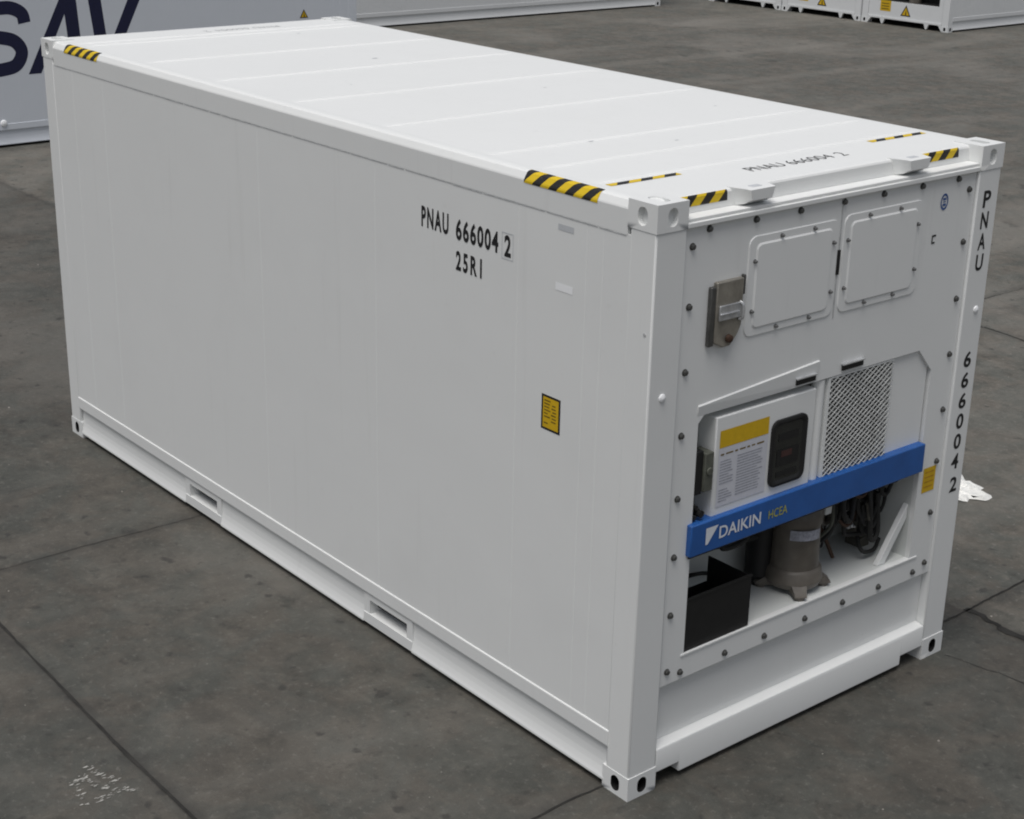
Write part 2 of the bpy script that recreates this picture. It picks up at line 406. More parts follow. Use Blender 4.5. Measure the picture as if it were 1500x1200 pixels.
# ------------------------------------------------------------ containers
W, H = 2.438, 2.896
def shell(root, L, mw, mroof, pockets=True):
    """frame, skins, posts and castings shared by all containers; x in [-L,0], y in [0,W]; returns parts"""
    P = {}
    Y = [lambda y: y, lambda y: W - y]
    # side skins with fine vertical seams
    for si in (0, 1):
        f = Y[si]; mb = MB()
        seams = sorted([-L + .45, -L + .9] + [-.323, -.43, -.90] + [-.9 - 1.16 * k for k in range(1, int((L - 2.0) / 1.16))])
        pts = [(-L + .155, .004)]
        for sx in seams: pts += [(sx - .004, .004), (sx, .0056), (sx + .004, .004)]
        pts += [(-.155, .004), (-.155, .05), (-L + .155, .05)]
        mb.prism([(a, f(b)) for a, b in pts], 2, .30, 2.738)
        P['side%d' % si] = mb.build("side_panel", mw, root, smooth=False)
        # top side rail, chamfered, with a lap line below
        mb = MB()
        prof = [(.004, 2.7340), (.0025, 2.736), (.0015, 2.846), (.004, 2.853), (.020, 2.880), (.030, 2.886), (.050, 2.889), (.0848, 2.889), (.0848, 2.7335)]
        mb.prism([(f(a), b) for a, b in prof], 0, -L + .178, -.178)
        P['toprail%d' % si] = mb.build("top_rail", mw, root, smooth=False)
        # bottom side rail: C section, forklift pockets
        pk = [-L / 2 - 1.05, -L / 2 + 1.05] if pockets else []
        up = [(.012, .320), (.0, .317), (-.002, .312), (-.002, .238), (.0, .231), (.020, .224), (.06, .224), (.06, .320)]
        lo = [(.020, .224), (.019, .165), (.016, .125), (.011, .095), (.004, .066), (-.002, .046), (-.002, .036), (.06, .036), (.06, .224)]
        mb = MB(); mb.prism([(f(a), b) for a, b in up], 0, -L + .150, -.150)
        xs = [-L + .17] + [e for p in pk for e in (p - .235, p + .235)] + [-.17]
        for k in range(0, len(xs), 2): mb.prism([(f(a), b) for a, b in lo], 0, xs[k], xs[k + 1])
        rail = mb.build("bottom_rail", mw, root, smooth=False)
        for p in pk:
            mb = MB()
            x0, x1, a0, a1 = p - .235, p + .235, p - .18, p + .18
            def bx(xa, xb, ya, yb, za, zb): mb.box(xa, xb, min(f(ya), f(yb)), max(f(ya), f(yb)), za, zb)
            bx(x0, x1, .004, .10, .036, .098); bx(x0, x1, .008, .10, .186, .2238)
            bx(x0, a0, .008, .10, .098, .186); bx(a1, x1, .008, .10, .098, .186)
            for q in (((a0, .1, .098), (a1, .1, .098), (a1, .26, .098), (a0, .26, .098)), ((a0, .1, .186), (a1, .1, .186), (a1, .26, .186), (a0, .26, .186)),
                      ((a0, .1, .098), (a0, .26, .098), (a0, .26, .186), (a0, .1, .186)), ((a1, .1, .098), (a1, .26, .098), (a1, .26, .186), (a1, .1, .186)),
                      ((a0, .26, .098), (a1, .26, .098), (a1, .26, .186), (a0, .26, .186))):
                mb.quad(*[(a, f(b), c) for a, b, c in q])
            mb.build("forklift_pocket", mw, rail, smooth=False)
        P['rail%d' % si] = rail
    # roof skin with pressed cross ribs
    pts = [(-L + .085, 2.889)]
    ribs = [-.50, -.87, -1.25] + [-1.25 - .862 * k for k in range(1, int((L - 1.6) / .862) + 1)] + [-L + .36]
    ribs = sorted(ribs)
    for rx in ribs:
        pts += [(rx - .030, 2.889), (rx - .016, 2.8955), (rx + .016, 2.8955), (rx + .030, 2.889)]
    pts += [(-.098, 2.889), (-.088, 2.884), (-.083, 2.876), (-.080, 2.812), (-.14, 2.812), (-.14, 2.84), (-L + .085, 2.84)]
    mb = MB(); n = len(pts); vs = []
    flat = [(x, min(z, 2.8892)) for x, z in pts]
    for y, pp in ((.0852, flat), (.20, pts), (W - .20, pts), (W - .0852, flat)): vs += [(x, y, z) for x, z in pp]
    fs = [tuple(range(n)), tuple(range(4 * n - 1, 3 * n - 1, -1))]
    for k in range(3): fs += [(k * n + i, k * n + (i + 1) % n, (k + 1) * n + (i + 1) % n, (k + 1) * n + i) for i in range(n)]
    mb.add(vs, fs)
    P['roof'] = mb.build("roof_panel", mroof, root, smooth=False)
    # posts
    for xi, x0 in ((0, -.160), (1, -L + .004)):
        for si in (0, 1):
            f = Y[si]; a, b = sorted((f(.0025), f(.184)))
            mb = MB(); mb.box(x0, x0 + .156, a, b, .118, H - .119)
            P['post%d%d' % (xi, si)] = mb.build("corner_post", mw, root, bevel=.008)
    # corner castings with real apertures
    for xi in (0, 1):
        for si in (0, 1):
            for zi in (0, 1):
                f = Y[si]
                x0 = -.178 if xi == 0 else -L; x1 = x0 + .178
                ya, yb = sorted((f(0), f(.184 if xi == 0 else .162))); z0 = 0 if zi == 0 else H - .124; z1 = z0 + .124
                xc, yc, zc = (x0 + x1) / 2, (ya + yb) / 2, (z0 + z1) / 2
                mb = MB(); dk = .06
                ox = Vector((1 if xi == 0 else -1, 0, 0)); oy = Vector((0, -1 if si == 0 else 1, 0))
                mb.oval_plate((x1 if xi == 0 else x0, yc, zc), (0, 1, 0), (0, 0, 1), ox, yb - ya, z1 - z0, .060, .082, dk if zi == 0 else .03, 0, 1 if zi == 0 else 0)
                mb.oval_plate((xc, f(0), zc), (1, 0, 0), (0, 0, 1), oy, .178, z1 - z0, .060, .082, dk if zi == 0 else .03, 0, 1 if zi == 0 else 0)
                mb.oval_plate((xc, yc, z1), (1, 0, 0), (0, 1, 0), (0, 0, 1), .178, yb - ya, .11, .06, .04 if zi else .001, 0, 0)
                mb.box(x0 + .001, x1 - .001, ya + .001, yb - .001, z0, z0 + .001)
                xb = x0 if xi == 0 else x1; yb_ = f(.184 if xi == 0 else .162)
                mb.quad((xb, ya, z0), (xb, yb, z0), (xb, yb, z1), (xb, ya, z1))
                mb.quad((x0, yb_, z0), (x1, yb_, z0), (x1, yb_, z1), (x0, yb_, z1))
                P['cast%d%d%d' % (xi, si, zi)] = mb.build("corner_casting", [mw, M_DARK], root)  # bottom apertures are lined black, their shade put into the colour
    # rear doors
    mb = MB(); mb.box(-L + .03, -L + .06, .186, W / 2 - .004, .16, H - .13); mb.box(-L + .03, -L + .06, W / 2 + .004, W - .186, .16, H - .13)
    mb.box(-L + .01, -L + .05, .19, W - .19, .03, .155); mb.box(-L + .01, -L + .084, .165, W - .165, H - .125, H - .01)
    door = mb.build("rear_door", mw, root)
    mb = MB()
    for y in (.45, .95, 1.49, 1.99):
        mb.cyl((-L + .012, y, .12), (-L + .012, y, H - .1), .016, 10)
        for z in (.4, 1.0, 1.9, 2.5): mb.box(-L + .002, -L + .03, y - .05, y + .05, z - .03, z + .03)
    mb.build("lock_rod", M_BRIGHT, door)
    # floor under
    mb = MB(); mb.box(-L + .2, -.2, .065, W - .065, .125, .15)
    mb.build("dark_underfloor", M_SHADE, root)
    return P

# ============ the white container in front
L0 = 6.058
root = thing("refrigerated_container", "bright white refrigerated container with blue bar across its machinery end, standing alone in front", "container",
             (-L0 / 2, W / 2, 0), ctr=(-L0 / 2, W / 2, 0))
P = shell(root, L0, M_WHITE, M_ROOF)

# small scuffs and nick marks
rnd = random.Random(21)
for (x, y, r) in ((-4.10, 1.42, .03), (-1.22, .72, .03), (-1.0, 1.1, .02), (-2.6, 1.6, .014), (-3.3, .7, .012), (-5.4, 1.66, .02), (-1.6, 2.0, .012)):
    n = 7; mb = MB(); mb.add([(x + r * rnd.uniform(.3, 1) * math.cos(6.283 * i / n) * .6, y + r * rnd.uniform(.4, 1) * math.sin(6.283 * i / n), 2.8905) for i in range(n)], [tuple(range(n))])
    mb.build("scuff_mark", M_GLAB, P['roof'], smooth=False)

# header lip and lugs between the front castings
mb = MB(); mb.box(-.14, -.010, .186, W - .186, 2.795, 2.811); mb.box(-.030, 0.0, .186, W - .186, 2.770, 2.7945)
hdr = mb.build("front_header", M_WHITE, root, bevel=.004)
for yc in (.635, 1.745):
    mb = MB()
    # top plate flares towards the roof; sides sweep down to the ledge
    sec = [(-.11, .115, 2.8925, 2.812), (-.07, .105, 2.8925, 2.812), (-.035, .090, 2.8925, 2.822), (-.012, .083, 2.8925, 2.838), (.004, .080, 2.891, 2.842)]
    vs = []
    for x, hw, zt, zb in sec:
        vs += [(x, yc - hw, zt), (x, yc + hw, zt), (x, yc + hw * .80, zb), (x, yc - hw * .80, zb)]
    fs = []
    for k in range(len(sec) - 1):
        for i in range(4): fs.append((4 * k + i, 4 * k + (i + 1) % 4, 4 * k + 4 + (i + 1) % 4, 4 * k + 4 + i))
    fs += [(0, 1, 2, 3), tuple(4 * (len(sec) - 1) + i for i in range(4))]
    mb.add(vs, fs); mb.box(-.062, -.030, yc - .03, yc + .03, 2.8926, 2.8945, 1)
    mb.build("header_lug", [M_ROOF, M_GLAB], hdr, bevel=.006)

# hazard stripes: side rail, header, roof
def strip(pts_a, pts_b, parent, per=.10, shear=1.0):
    """ribbon between two rails of points; uv so that stripes run at 45 degrees"""
    mb = MB(); A = [Vector(p) for p in pts_a]; B = [Vector(p) for p in pts_b]
    t = 0; ln = (B[0] - A[0]).length
    for k in range(len(A) - 1):
        d = (A[k + 1] - A[k]).length
        mb.quad(A[k], B[k], B[k + 1], A[k + 1], 0, [(0, t / per * shear), (ln / per, t / per * shear), (ln / per, (t + d) / per * shear), (0, (t + d) / per * shear)])
        t += d
    return mb.build("hazard_stripe", M_HAZ, parent, smooth=False)
for xa, xb in ((-.868, -.372), (-5.70, -5.21)):
    pr = [(-.0002, 2.836), (-.0002, 2.8463), (.0025, 2.8540), (.0187, 2.8812), (.0293, 2.8874), (.045, 2.8900)]
    strip([(xa, *p) for p in pr], [(xb, *p) for p in pr], P['toprail0'], .112, -0.8)
for ya, yb in ((.205, .50), (1.875, 2.165)):
    pr = [(-.0885, 2.8862), (-.0815, 2.8770), (-.0795, 2.840)]
    strip([(x, ya, z) for x, z in pr], [(x, yb, z) for x, z in pr], P['roof'], .115)
for ya, yb in ((.11, .545), (1.893, 2.33)):
    strip([(-.445, ya, 2.8905), (-.405, ya, 2.8905)], [(-.445, yb, 2.8905), (-.405, yb, 2.8905)], P['roof'], .145)

# side lettering (reads along +x on the y=0 face)
sp = P['side0']
def side_text(s, x, z, Wd, Hd, bold=.030, space=1.0): return text(s, (x, .004, z), (1, 0, 0), (0, 0, 1), Wd, Hd, sp, M_BLACK, bold=bold, space=space)
side_text("PNAU", -1.655, 2.472, .222, .106, space=1.25)
side_text("666004", -1.374, 2.464, .327, .106, space=1.18)
side_text("2", -1.002, 2.462, .048, .104)
mb = MB()
for x0, x1, z0, z1 in ((-1.021, -.937, 2.573, 2.577), (-1.021, -.937, 2.449, 2.453), (-1.021, -1.018, 2.4531, 2.5729), (-.940, -.937, 2.4531, 2.5729)):
    mb.quad((x0, .0026, z0), (x1, .0026, z0), (x1, .0026, z1), (x0, .0026, z1))
mb.build("check_digit_frame", M_GLAB, sp, smooth=False)
side_text("25R1", -1.372, 2.312, .203, .098, space=1.35)
def side_patch(mb, x0, x1, z0, z1, y, mi): mb.quad((x0, y, z0), (x1, y, z0), (x1, y, z1), (x0, y, z1), mi)
mb = MB(); side_patch(mb, -.706, -.572, 1.695, 1.868, .0028, 0); side_patch(mb, -.694, -.584, 1.706, 1.857, .0022, 1)
rnd = random.Random(2)
for k in range(9):
    z = 1.845 - k * .016
    for (a, b) in ((-.685, rnd.uniform(-.66, -.64)), (rnd.uniform(-.635, -.625), rnd.uniform(-.61, -.592))):
        if rnd.random() < .8: side_patch(mb, a, b, z - .007, z - .0005, .0017, 2)
mb.build("warning_sticker", [M_BLACK, M_YEL, M_YELD], sp, smooth=False)
mb = MB(); side_patch(mb, -.632, -.515, 2.388, 2.424, .0028, 0); mb.build("vinyl_label", M_WLAB, sp, smooth=False)
mb = MB(); side_patch(mb, -.625, -.520, 2.668, 2.695, .0028, 0); mb.build("vinyl_label", M_GLAB, sp, smooth=False)
mb = MB(); mb.lathe((-.045, .0045, 2.324), (0, -1, 0), [(0, .012), (.004, .008)], 8)
mb.build("paint_nick", M_SEAL, P['post00'])
# lap line under top rail, sealant
mb = MB()
x = -L0 + .19; rnd = random.Random(9)
while x < -.19:
    d = rnd.uniform(.1, .35); h = rnd.uniform(.003, .006)
    mb.box(x, min(x + d, -.186), .0022, .0085, 2.733 - h, 2.7332); x += d + rnd.uniform(0, .02)
mb.build("lap_sealant", M_SEAL, P['toprail0'], smooth=False)
# roof numbers
for word, t, wd in (("PNAU", 0.0, .235), ("666004", .275, .305), ("2", .635, .045)):
    text(word, (-.265, .865 + t, 2.889), (0, 1, 0), (-1, 0, 0), wd, .075, P['roof'], M_ROOFTXT, bold=-.008)
    text(word, (-5.86, 1.75 - t * .9, 2.889), (0, -1, 0), (1, 0, 0), wd * .9, .07, P['roof'], M_SEAL, bold=-.008)

# ---- right post lettering, lamps on posts
stack_text("PNAU", (-.004, 2.312, 2.575), (0, 1, 0), (0, 0, 1), .062, .088, .111, P['post01'], M_BLACK)
stack_text("666004", (-.004, 2.318, 1.715), (0, 1, 0), (0, 0, 1), .062, .088, .116, P['post01'], M_BLACK)
stack_text("2", (-.004, 2.330, .998), (0, 1, 0), (0, 0, 1), .062, .088, .1, P['post01'], M_BLACK)
for pp, y in (('post00', .087), ('post01', 2.365)):
    mb = MB(); mb.lathe((-.004, y, 2.03), (1, 0, 0), [(0, .02), (.006, .018), (.012, .007)], 12)
    mb.build("post_stud", M_WLAB, P[pp])

# ---- machinery end
F = -.02
mb = MB(); T = .03
OY0, OY1, OZ0, OZ1 = .345, 2.062, .675, 1.882
mb.box(F - T, F, .187, W - .187, .545, OZ0); mb.box(F - T, F, .187, OY0, OZ0, OZ1); mb.box(F - T, F, OY1, W - .187, OZ0, OZ1)
mb.box(F - T, F, .187, W - .187, OZ1, 2.772)
mb.prism([(OY1 - .12, OZ1), (OY1, OZ1 - .13), (OY1, OZ1)], 0, F - T, F)
mb.prism([(OY0, OZ1), (OY0, OZ1 - .035), (OY0 + .035, OZ1)], 0, F - T, F)
mb.box(F - .001, F + .005, OY0 - .02, OY1 + .06, OZ0 - .008, OZ0 + .001)
mb.prism([(F, .545), (F - .003, .540), (-.050, .535), (-.057, .525), (-.060, .225), (-.11, .225), (-.11, .545)], 1, .187, W - .187)
front = mb.build("front_panel", M_WHITE, root, smooth=False)
# hood ridge
mb = MB()
mb.add([(F, .335, 1.936), (F, 1.15, 1.990), (F + .008, .335, 1.931), (F + .008, 1.15, 1.985), (F + .001, .335, 1.886), (F + .001, 1.15, 1.890)],
       [(0, 1, 3, 2), (2, 3, 5, 4), (0, 2, 4), (1, 5, 3)])
mb.build("rain_hood", M_WHITE, front, smooth=False)
for ya, yb, z in ((.991, 1.125, 1.898), (1.325, 1.478, 1.904)):
    mb = MB(); mb.box(F + .002, F + .012, ya, yb, z - .002, z + .026, 1); mb.box(F, F + .018, ya - .004, yb + .004, z + .0262, z + .032)  # black box sits proud; the slot's shade is painted, not recessed
    mb.build("latch", [M_BRIGHT, M_DARK], front)
# sill
mb = MB(); prof = [(-.105, .224), (-.0605, .2235), (-.008, .213), (-.003, .203), (-.003, .034), (-.105, .034)]
pc = [(-.105, .224), (-.0605, .2235), (-.008, .213), (-.003, .203), (-.003, .088), (-.105, .088)]
mb.prism(prof, 1, .345, 2.062); mb.prism(pc, 1, .186, .345); mb.prism(pc, 1, 2.062, W - .186)
mb.build("end_sill", M_WHITE, root, bevel=.004)

# bolts round the flange
def bolt(y, z, r=.0135, x=F, parent=front, mat=M_BOLT, name="bolt"):
    mb = MB(); a = random.random()
    mb.lathe((x, y, z), (1, 0, 0), [(0, r * 1.25), (.003, r * 1.25), (.0032, r), (.013, r * .92), (.016, r * .6)], 10)
    o = mb.build(name, mat, parent); return o
for z in (2.683, 2.413, 2.113, 1.813, 1.506, 1.213, .914, .615): bolt(.236, z); bolt(2.200, z)
for y in (.335, .630, .924, 1.229, 1.518, 1.813, 2.102): bolt(y, 2.748)
for y in (.325, .632, .916, 1.221, 1.517, 1.81, 2.102): bolt(y, .585)

# hatches
for (y0, y1, z0, z1, scr) in ((.595, 1.205, 2.203, 2.672, ((.803, 2.652), (1.026, 2.652), (1.171, 2.563), (1.176, 2.325), (1.034, 2.226), (.807, 2.225), (.634, 2.324), (.634, 2.557))),
                              (1.243, 1.838, 2.205, 2.682, ((1.42, 2.662), (1.651, 2.662), (1.80, 2.563), (1.805, 2.335), (1.653, 2.232), (1.435, 2.230), (1.272, 2.327), (1.272, 2.56)))):
    def rr(y0, y1, z0, z1, r, n=5):
        out = []
        for cy, cz, a in ((y1 - r, z1 - r, 0), (y0 + r, z1 - r, 90), (y0 + r, z0 + r, 180), (y1 - r, z0 + r, 270)):
            for k in range(n + 1):
                t = R(a + 90 * k / n); out.append((cy + r * math.cos(t), cz + r * math.sin(t)))
        return out
    mb = MB()
    rings = [(rr(y0, y1, z0, z1, .045), F), (rr(y0 + .003, y1 - .003, z0 + .003, z1 - .003, .043), F + .006),
             (rr(y0 + .045, y1 - .045, z0 + .035, z1 - .035, .03), F + .006), (rr(y0 + .053, y1 - .053, z0 + .043, z1 - .043, .025), F + .012)]
    n = len(rings[0][0])
    for pts, x in rings: mb.v += [(x, a, b) for a, b in pts]
    for k in range(3):
        for i in range(n): mb.f.append([k * n + i, k * n + (i + 1) % n, (k + 1) * n + (i + 1) % n, (k + 1) * n + i]); mb.m.append(0)
    mb.f.append([3 * n + i for i in range(n)]); mb.m.append(0)
    h = mb.build("access_hatch", M_WHITE, root, smooth=False)
    for (a, b) in scr: bolt(a, b, .008, F + .006, h, M_SCREW, "screw")
mb = MB(); mb.box(F + .0, F + .009, 1.212, 1.228, 2.40, 2.52); mb.build("hatch_gap_strip", M_DARK, front, bevel=.002)  # black strip paints the shaded gap between the two hatches
mb = MB(); mb.box(F, F + .004, 1.217, 1.223, 2.19, 2.772); mb.build("seam_strip", M_SEAL, front)
mb = MB(); mb.box(F, F + .02, .560, .572, 2.42, 2.51); mb.build("hatch_gap_strip", M_BOLT, front, bevel=.003)

# fresh air vent plate
mb = MB()
mb.prism([(.385, 2.502), (.555, 2.502), (.555, 2.285), (.535, 2.245), (.49, 2.195), (.44, 2.195), (.385, 2.225)], 0, F, F + .026)
vent = mb.build("fresh_air_vent", M_STEEL, root, bevel=.006)
mb = MB(); mb.box(F, F + .024, .352, .384, 2.21, 2.485); mb.build("vent_flange", M_BOLT, vent, bevel=.006)
mb = MB(); mb.box(F + .0262, F + .036, .400, .545, 2.325, 2.395); mb.box(F + .0362, F + .043, .40, .52, 2.352, 2.36); mb.build("slide_plate", M_BRIGHT, vent, bevel=.003)
mb = MB(); mb.tube([(F + .03, .53, 2.395), (F + .048, .535, 2.38), (F + .048, .535, 2.325), (F + .03, .53, 2.315)], .007, 8); mb.build("handle", M_BRIGHT, vent)
mb = MB(); mb.lathe((F + .030, .47, 2.235), (1, 0, 0), [(0, .02), (.015, .018), (.02, .01)], 12); mb.build("knob", M_COPPER, vent)
# round blue sticker and small dark mark
mb = MB(); n = 28; cy, cz = 2.005, 2.645
for k, (ro, ri) in enumerate(((.042, .031),)):
    for i in range(n):
        a, b = 6.2832 * i / n, 6.2832 * (i + 1) / n
        mb.quad(*[(F + .002, cy + r * .72 * math.cos(t), cz + r * math.sin(t)) for r, t in ((ro, a), (ro, b), (ri, b), (ri, a))])
for y0, y1, z0, z1 in ((1.992, 2.018, 2.653, 2.665), (1.994, 2.016, 2.642, 2.647), (1.992, 2.018, 2.624, 2.636)):
    mb.quad((F + .002, y0, z0), (F + .002, y1, z0), (F + .002, y1, z1), (F + .002, y0, z1))
mb.build("round_sticker", M_RING, front, smooth=False)
mb = MB()
for y0, y1, z0, z1 in ((1.935, 1.943, 2.44, 2.485), (1.943, 1.967, 2.475, 2.485), (1.943, 1.962, 2.44, 2.449)):
    mb.quad((F + .002, y0, z0), (F + .002, y1, z0), (F + .002, y1, z1), (F + .002, y0, z1))
mb.build("stencil_mark", M_BLACK, front, smooth=False)
mb = MB(); mb.quad((F + .002, 2.10, 1.048), (F + .002, 2.205, 1.048), (F + .002, 2.205, 1.19), (F + .002, 2.10, 1.19))
for k in range(4): mb.quad((F + .003, 2.113, 1.075 + k * .028), (F + .003, 2.19, 1.075 + k * .028), (F + .003, 2.19, 1.083 + k * .028), (F + .003, 2.113, 1.083 + k * .028), 1)
mb.build("warning_sticker", [M_YEL, plain("amber_print", (.5, .25, .01), .5)], front, smooth=False)

# compartment walls
XB = -.47; XU = -.14
mb = MB()
mb.quad((XB, OY0, OZ0), (F - T, OY0, OZ0), (F - T, OY1, OZ0), (XB, OY1, OZ0)); mb.quad((XB, OY0, OZ0), (XB, OY1, OZ0), (XB, OY1, 1.30), (XB, OY0, 1.30))
for y in (OY0, OY1): mb.quad((XB, y, OZ0), (F - T, y, OZ0), (F - T, y, OZ1), (XB, y, OZ1))
mb.quad((XB, OY0, 1.30), (XB, OY1, 1.30), (XU, OY1, 1.30), (XU, OY0, 1.30))
mb.quad((XU, OY0, 1.30), (XU, OY1, 1.30), (XU, OY1, OZ1), (XU, OY0, OZ1)); mb.quad((XU, OY0, OZ1), (XU, OY1, OZ1), (F - T, OY1, OZ1), (F - T, OY0, OZ1))
comp = mb.build("machinery_compartment", M_INNER, root, smooth=False)
# control box
mb = MB(); mb.box(-.135, F, .468, 1.155, 1.285, 1.846)
cb = mb.build("control_box", M_WHITE, root, bevel=.006)
mb = MB(); X = F + .0025
def fr(y0, y1, z0, z1, x, mi): mb.quad((x, y0, z0), (x, y1, z0), (x, y1, z1), (x, y0, z1), mi)
fr(.492, .826, 1.395, 1.688, X, 0); fr(.495, .826, 1.690, 1.776, X, 1)
rnd = random.Random(8)
y = .505
for k in range(8):
    d = rnd.uniform(.015, .05)
    if y + d < .80: fr(y, y + d, 1.652 + (k % 2) * .001, 1.660, X + .001, 3)
    y += d + .012
for (ya, yb, za, zb, nl) in ((.505, .60, 1.50, 1.625, 9), (.62, .80, 1.42, 1.63, 15), (.505, .60, 1.41, 1.48, 5)):
    for k in range(nl):
        z = zb - (zb - za) * k / nl; fr(ya, yb - rnd.uniform(0, .04), z - .006, z - .001, X + .001, 2)
mb.build("instruction_label", [M_PAPER, M_YEL, M_PRINT, M_YELD], cb, smooth=False)
def rrect(y0, y1, z0, z1, r, n=6):
    out = []
    for cy, cz, a in ((y1 - r, z1 - r, 0), (y0 + r, z1 - r, 90), (y0 + r, z0 + r, 180), (y1 - r, z0 + r, 270)):
        for k in range(n + 1):
            t = R(a + 90 * k / n); out.append((cy + r * math.cos(t), cz + r * math.sin(t)))
    return out
mb = MB(); lay = [(F, 0, .045), (F + .012, 0, .045), (F + .014, .004, .042), (F + .014, .016, .034), (F + .004, .030, .022)]
n = 28
for x, d, r in lay: mb.v += [(x, a, b) for a, b in rrect(.846 + d, 1.098 - d, 1.400 + d, 1.742 - d, r)]
for k in range(len(lay) - 1):
    for i in range(n): mb.f.append([k * n + i, k * n + (i + 1) % n, (k + 1) * n + (i + 1) % n, (k + 1) * n + i]); mb.m.append(0)
dw = mb.build("display_window", M_DARK, cb)
mb = MB(); mb.v = [(F + .0045, a, b) for a, b in rrect(.874, 1.070, 1.428, 1.714, .024)]; mb.f = [list(range(28))]; mb.m = [0]
mb.box(F + .005, F + .0065, .895, 1.050, 1.50, 1.585, 1); mb.box(F + .0066, F + .008, .925, 1.00, 1.545, 1.575, 2); mb.box(F + .005, F + .0065, .90, 1.04, 1.63, 1.665, 1)
mb.box(F + .005, F + .0075, .90, 1.045, 1.445, 1.470, 1)
mb.build("control_display", [M_GLASS, M_DARK, M_RED, M_OLIVE], dw)
# plug and knobs left of the box
mb = MB(); mb.box(-.10, F + .0, .350, .395, 1.490, 1.705, 0); mb.box(-.10, F + .012, .396, .452, 1.50, 1.69, 1); mb.cyl((F + .012, .425, 1.60), (F + .02, .425, 1.60), .02, 14, 1)
mb.build("power_socket", [M_DARK, M_OLIVE], root, bevel=.008)
mb = MB(); mb.cyl((-.1, .37, 1.425), (F, .37, 1.425), .011, 10); mb.cyl((-.1, .395, 1.39), (F + .01, .395, 1.39), .018, 12); mb.cyl((-.1, .36, 1.375), (F, .36, 1.375), .010, 10)
mb.build("knob", M_DARK, comp)
# column and condenser grille
mb = MB(); mb.cyl((-.055, 1.205, 1.29), (-.055, 1.205, 1.875), .032, 20); mb.build("conduit_column", M_WHITE, root)
mb = MB(); gy0, gy1, gz0, gz1 = 1.262, 1.748, 1.352, 1.868; gx = F - .004
mb.box(XU + .003, gx - .012, gy1, 2.045, 1.30, 1.875); mb.box(XU + .003, gx, 1.245, gy0, 1.30, 1.875); mb.box(XU + .003, gx, gy0, gy1, 1.30, gz0); mb.box(XU + .003, gx, gy0, gy1, gz1, 1.878)
cond = mb.build("condenser_panel", M_WHITE, root)
mb = MB(); mb.quad((gx - .06, gy0, gz0), (gx - .06, gy1, gz0), (gx - .06, gy1, gz1), (gx - .06, gy0, gz1)); mb.build("condenser_coil", M_SHADE, cond, smooth=False)
mb = MB(); py, pz = .0455, .0300
def clip_line(y0, z0, dy, dz):
    t0, t1 = -9, 9
    for p, d, lo, hi in ((y0, dy, gy0, gy1), (z0, dz, gz0, gz1)):
        a, b = (lo - p) / d, (hi - p) / d
        t0 = max(t0, min(a, b)); t1 = min(t1, max(a, b))
    return (t0, t1) if t1 > t0 + .003 else None
dd = Vector((0, py, pz)).normalized()
for sgn in (1, -1):
    for k in range(-30, 40):
        t = clip_line(gy0 + k * py, gz0 if sgn > 0 else gz1, dd.y, sgn * dd.z)
        if not t: continue
        dv = Vector((0, dd.y, sgn * dd.z)); nv = Vector((0, -dv.z, dv.y)) * .0027
        a = Vector((gx, gy0 + k * py, gz0 if sgn > 0 else gz1)); p0, p1 = a + dv * t[0], a + dv * t[1]
        e = Vector((.0012 * sgn, 0, 0)); th = Vector((-.006, 0, 0))
        v8 = [p0 - nv + e, p1 - nv + e, p1 + nv + e, p0 + nv + e]; v8 += [v + th for v in v8]
        mb.add(v8, [(0, 1, 2, 3), (7, 6, 5, 4), (0, 4, 5, 1), (1, 5, 6, 2), (2, 6, 7, 3), (3, 7, 4, 0)])
mb.build("condenser_grille", M_MESH, cond, smooth=False)
# blue bar
mb = MB(); mb.box(-.06, .010, .315, 2.050, 1.196, 1.356)
bar = mb.build("blue_bar", M_BLUE, root, bevel=.006)
mb = MB(); mb.box(-.05, -.01, .33, 1.4, 1.180, 1.1955); mb.build("bar_bracket", M_DARK, bar)
mb = MB(); X = .0125; mb.add([(X, .410, 1.322), (X, .492, 1.322), (X, .425, 1.238), (X, .410, 1.238)], [(0, 1, 2, 3)])
mb.build("triangle_emblem", M_WTXT, bar, smooth=False)
text("DAIKIN", (.010, .500, 1.247), (0, 1, 0), (0, 0, 1), .285, .062, bar, M_WTXT, bold=.014, lift=.0025)
text("HCEA", (.010, .840, 1.252), (0, 1, 0), (0, 0, 1), .135, .046, bar, M_YTXT, bold=.01, lift=.0025)

# compressor
cx, cy, z0 = -.20, 1.315, OZ0
mb = MB(); mb.lathe((cx, cy, z0 + .035), (0, 0, 1), [(0, .14), (.03, .155), (.085, .146), (.095, .138), (.10, .130), (.33, .124), (.345, .133), (.40, .133), (.41, .126), (.52, .122), (.56, .09), (.58, .04)], 32)
cpr = mb.build("compressor", M_COMP, root)
for k in range(4):
    a = R(45 + 90 * k + 10); mb = MB()
    c, s_ = math.cos(a), math.sin(a)
    def T2(u, v, z): return (cx + c * u - s_ * v, cy + s_ * u + c * v, z)
    vs = [T2(.10, -.05, z0 + .10), T2(.10, .05, z0 + .10), T2(.195, .03, z0 + .035), T2(.195, -.03, z0 + .035),
          T2(.08, -.05, z0 + .022), T2(.08, .05, z0 + .022), T2(.20, .032, z0 + .022), T2(.20, -.032, z0 + .022)]
    mb.add(vs, [(0, 1, 2, 3), (7, 6, 5, 4), (0, 4, 5, 1), (1, 5, 6, 2), (2, 6, 7, 3), (3, 7, 4, 0)])
    p = Vector(T2(.165, 0, z0)); mb.cyl(p, p + Vector((0, 0, .022)), .028, 14)
    mb.build("mounting_foot", M_COMP, cpr)
mb = MB(); n = 10
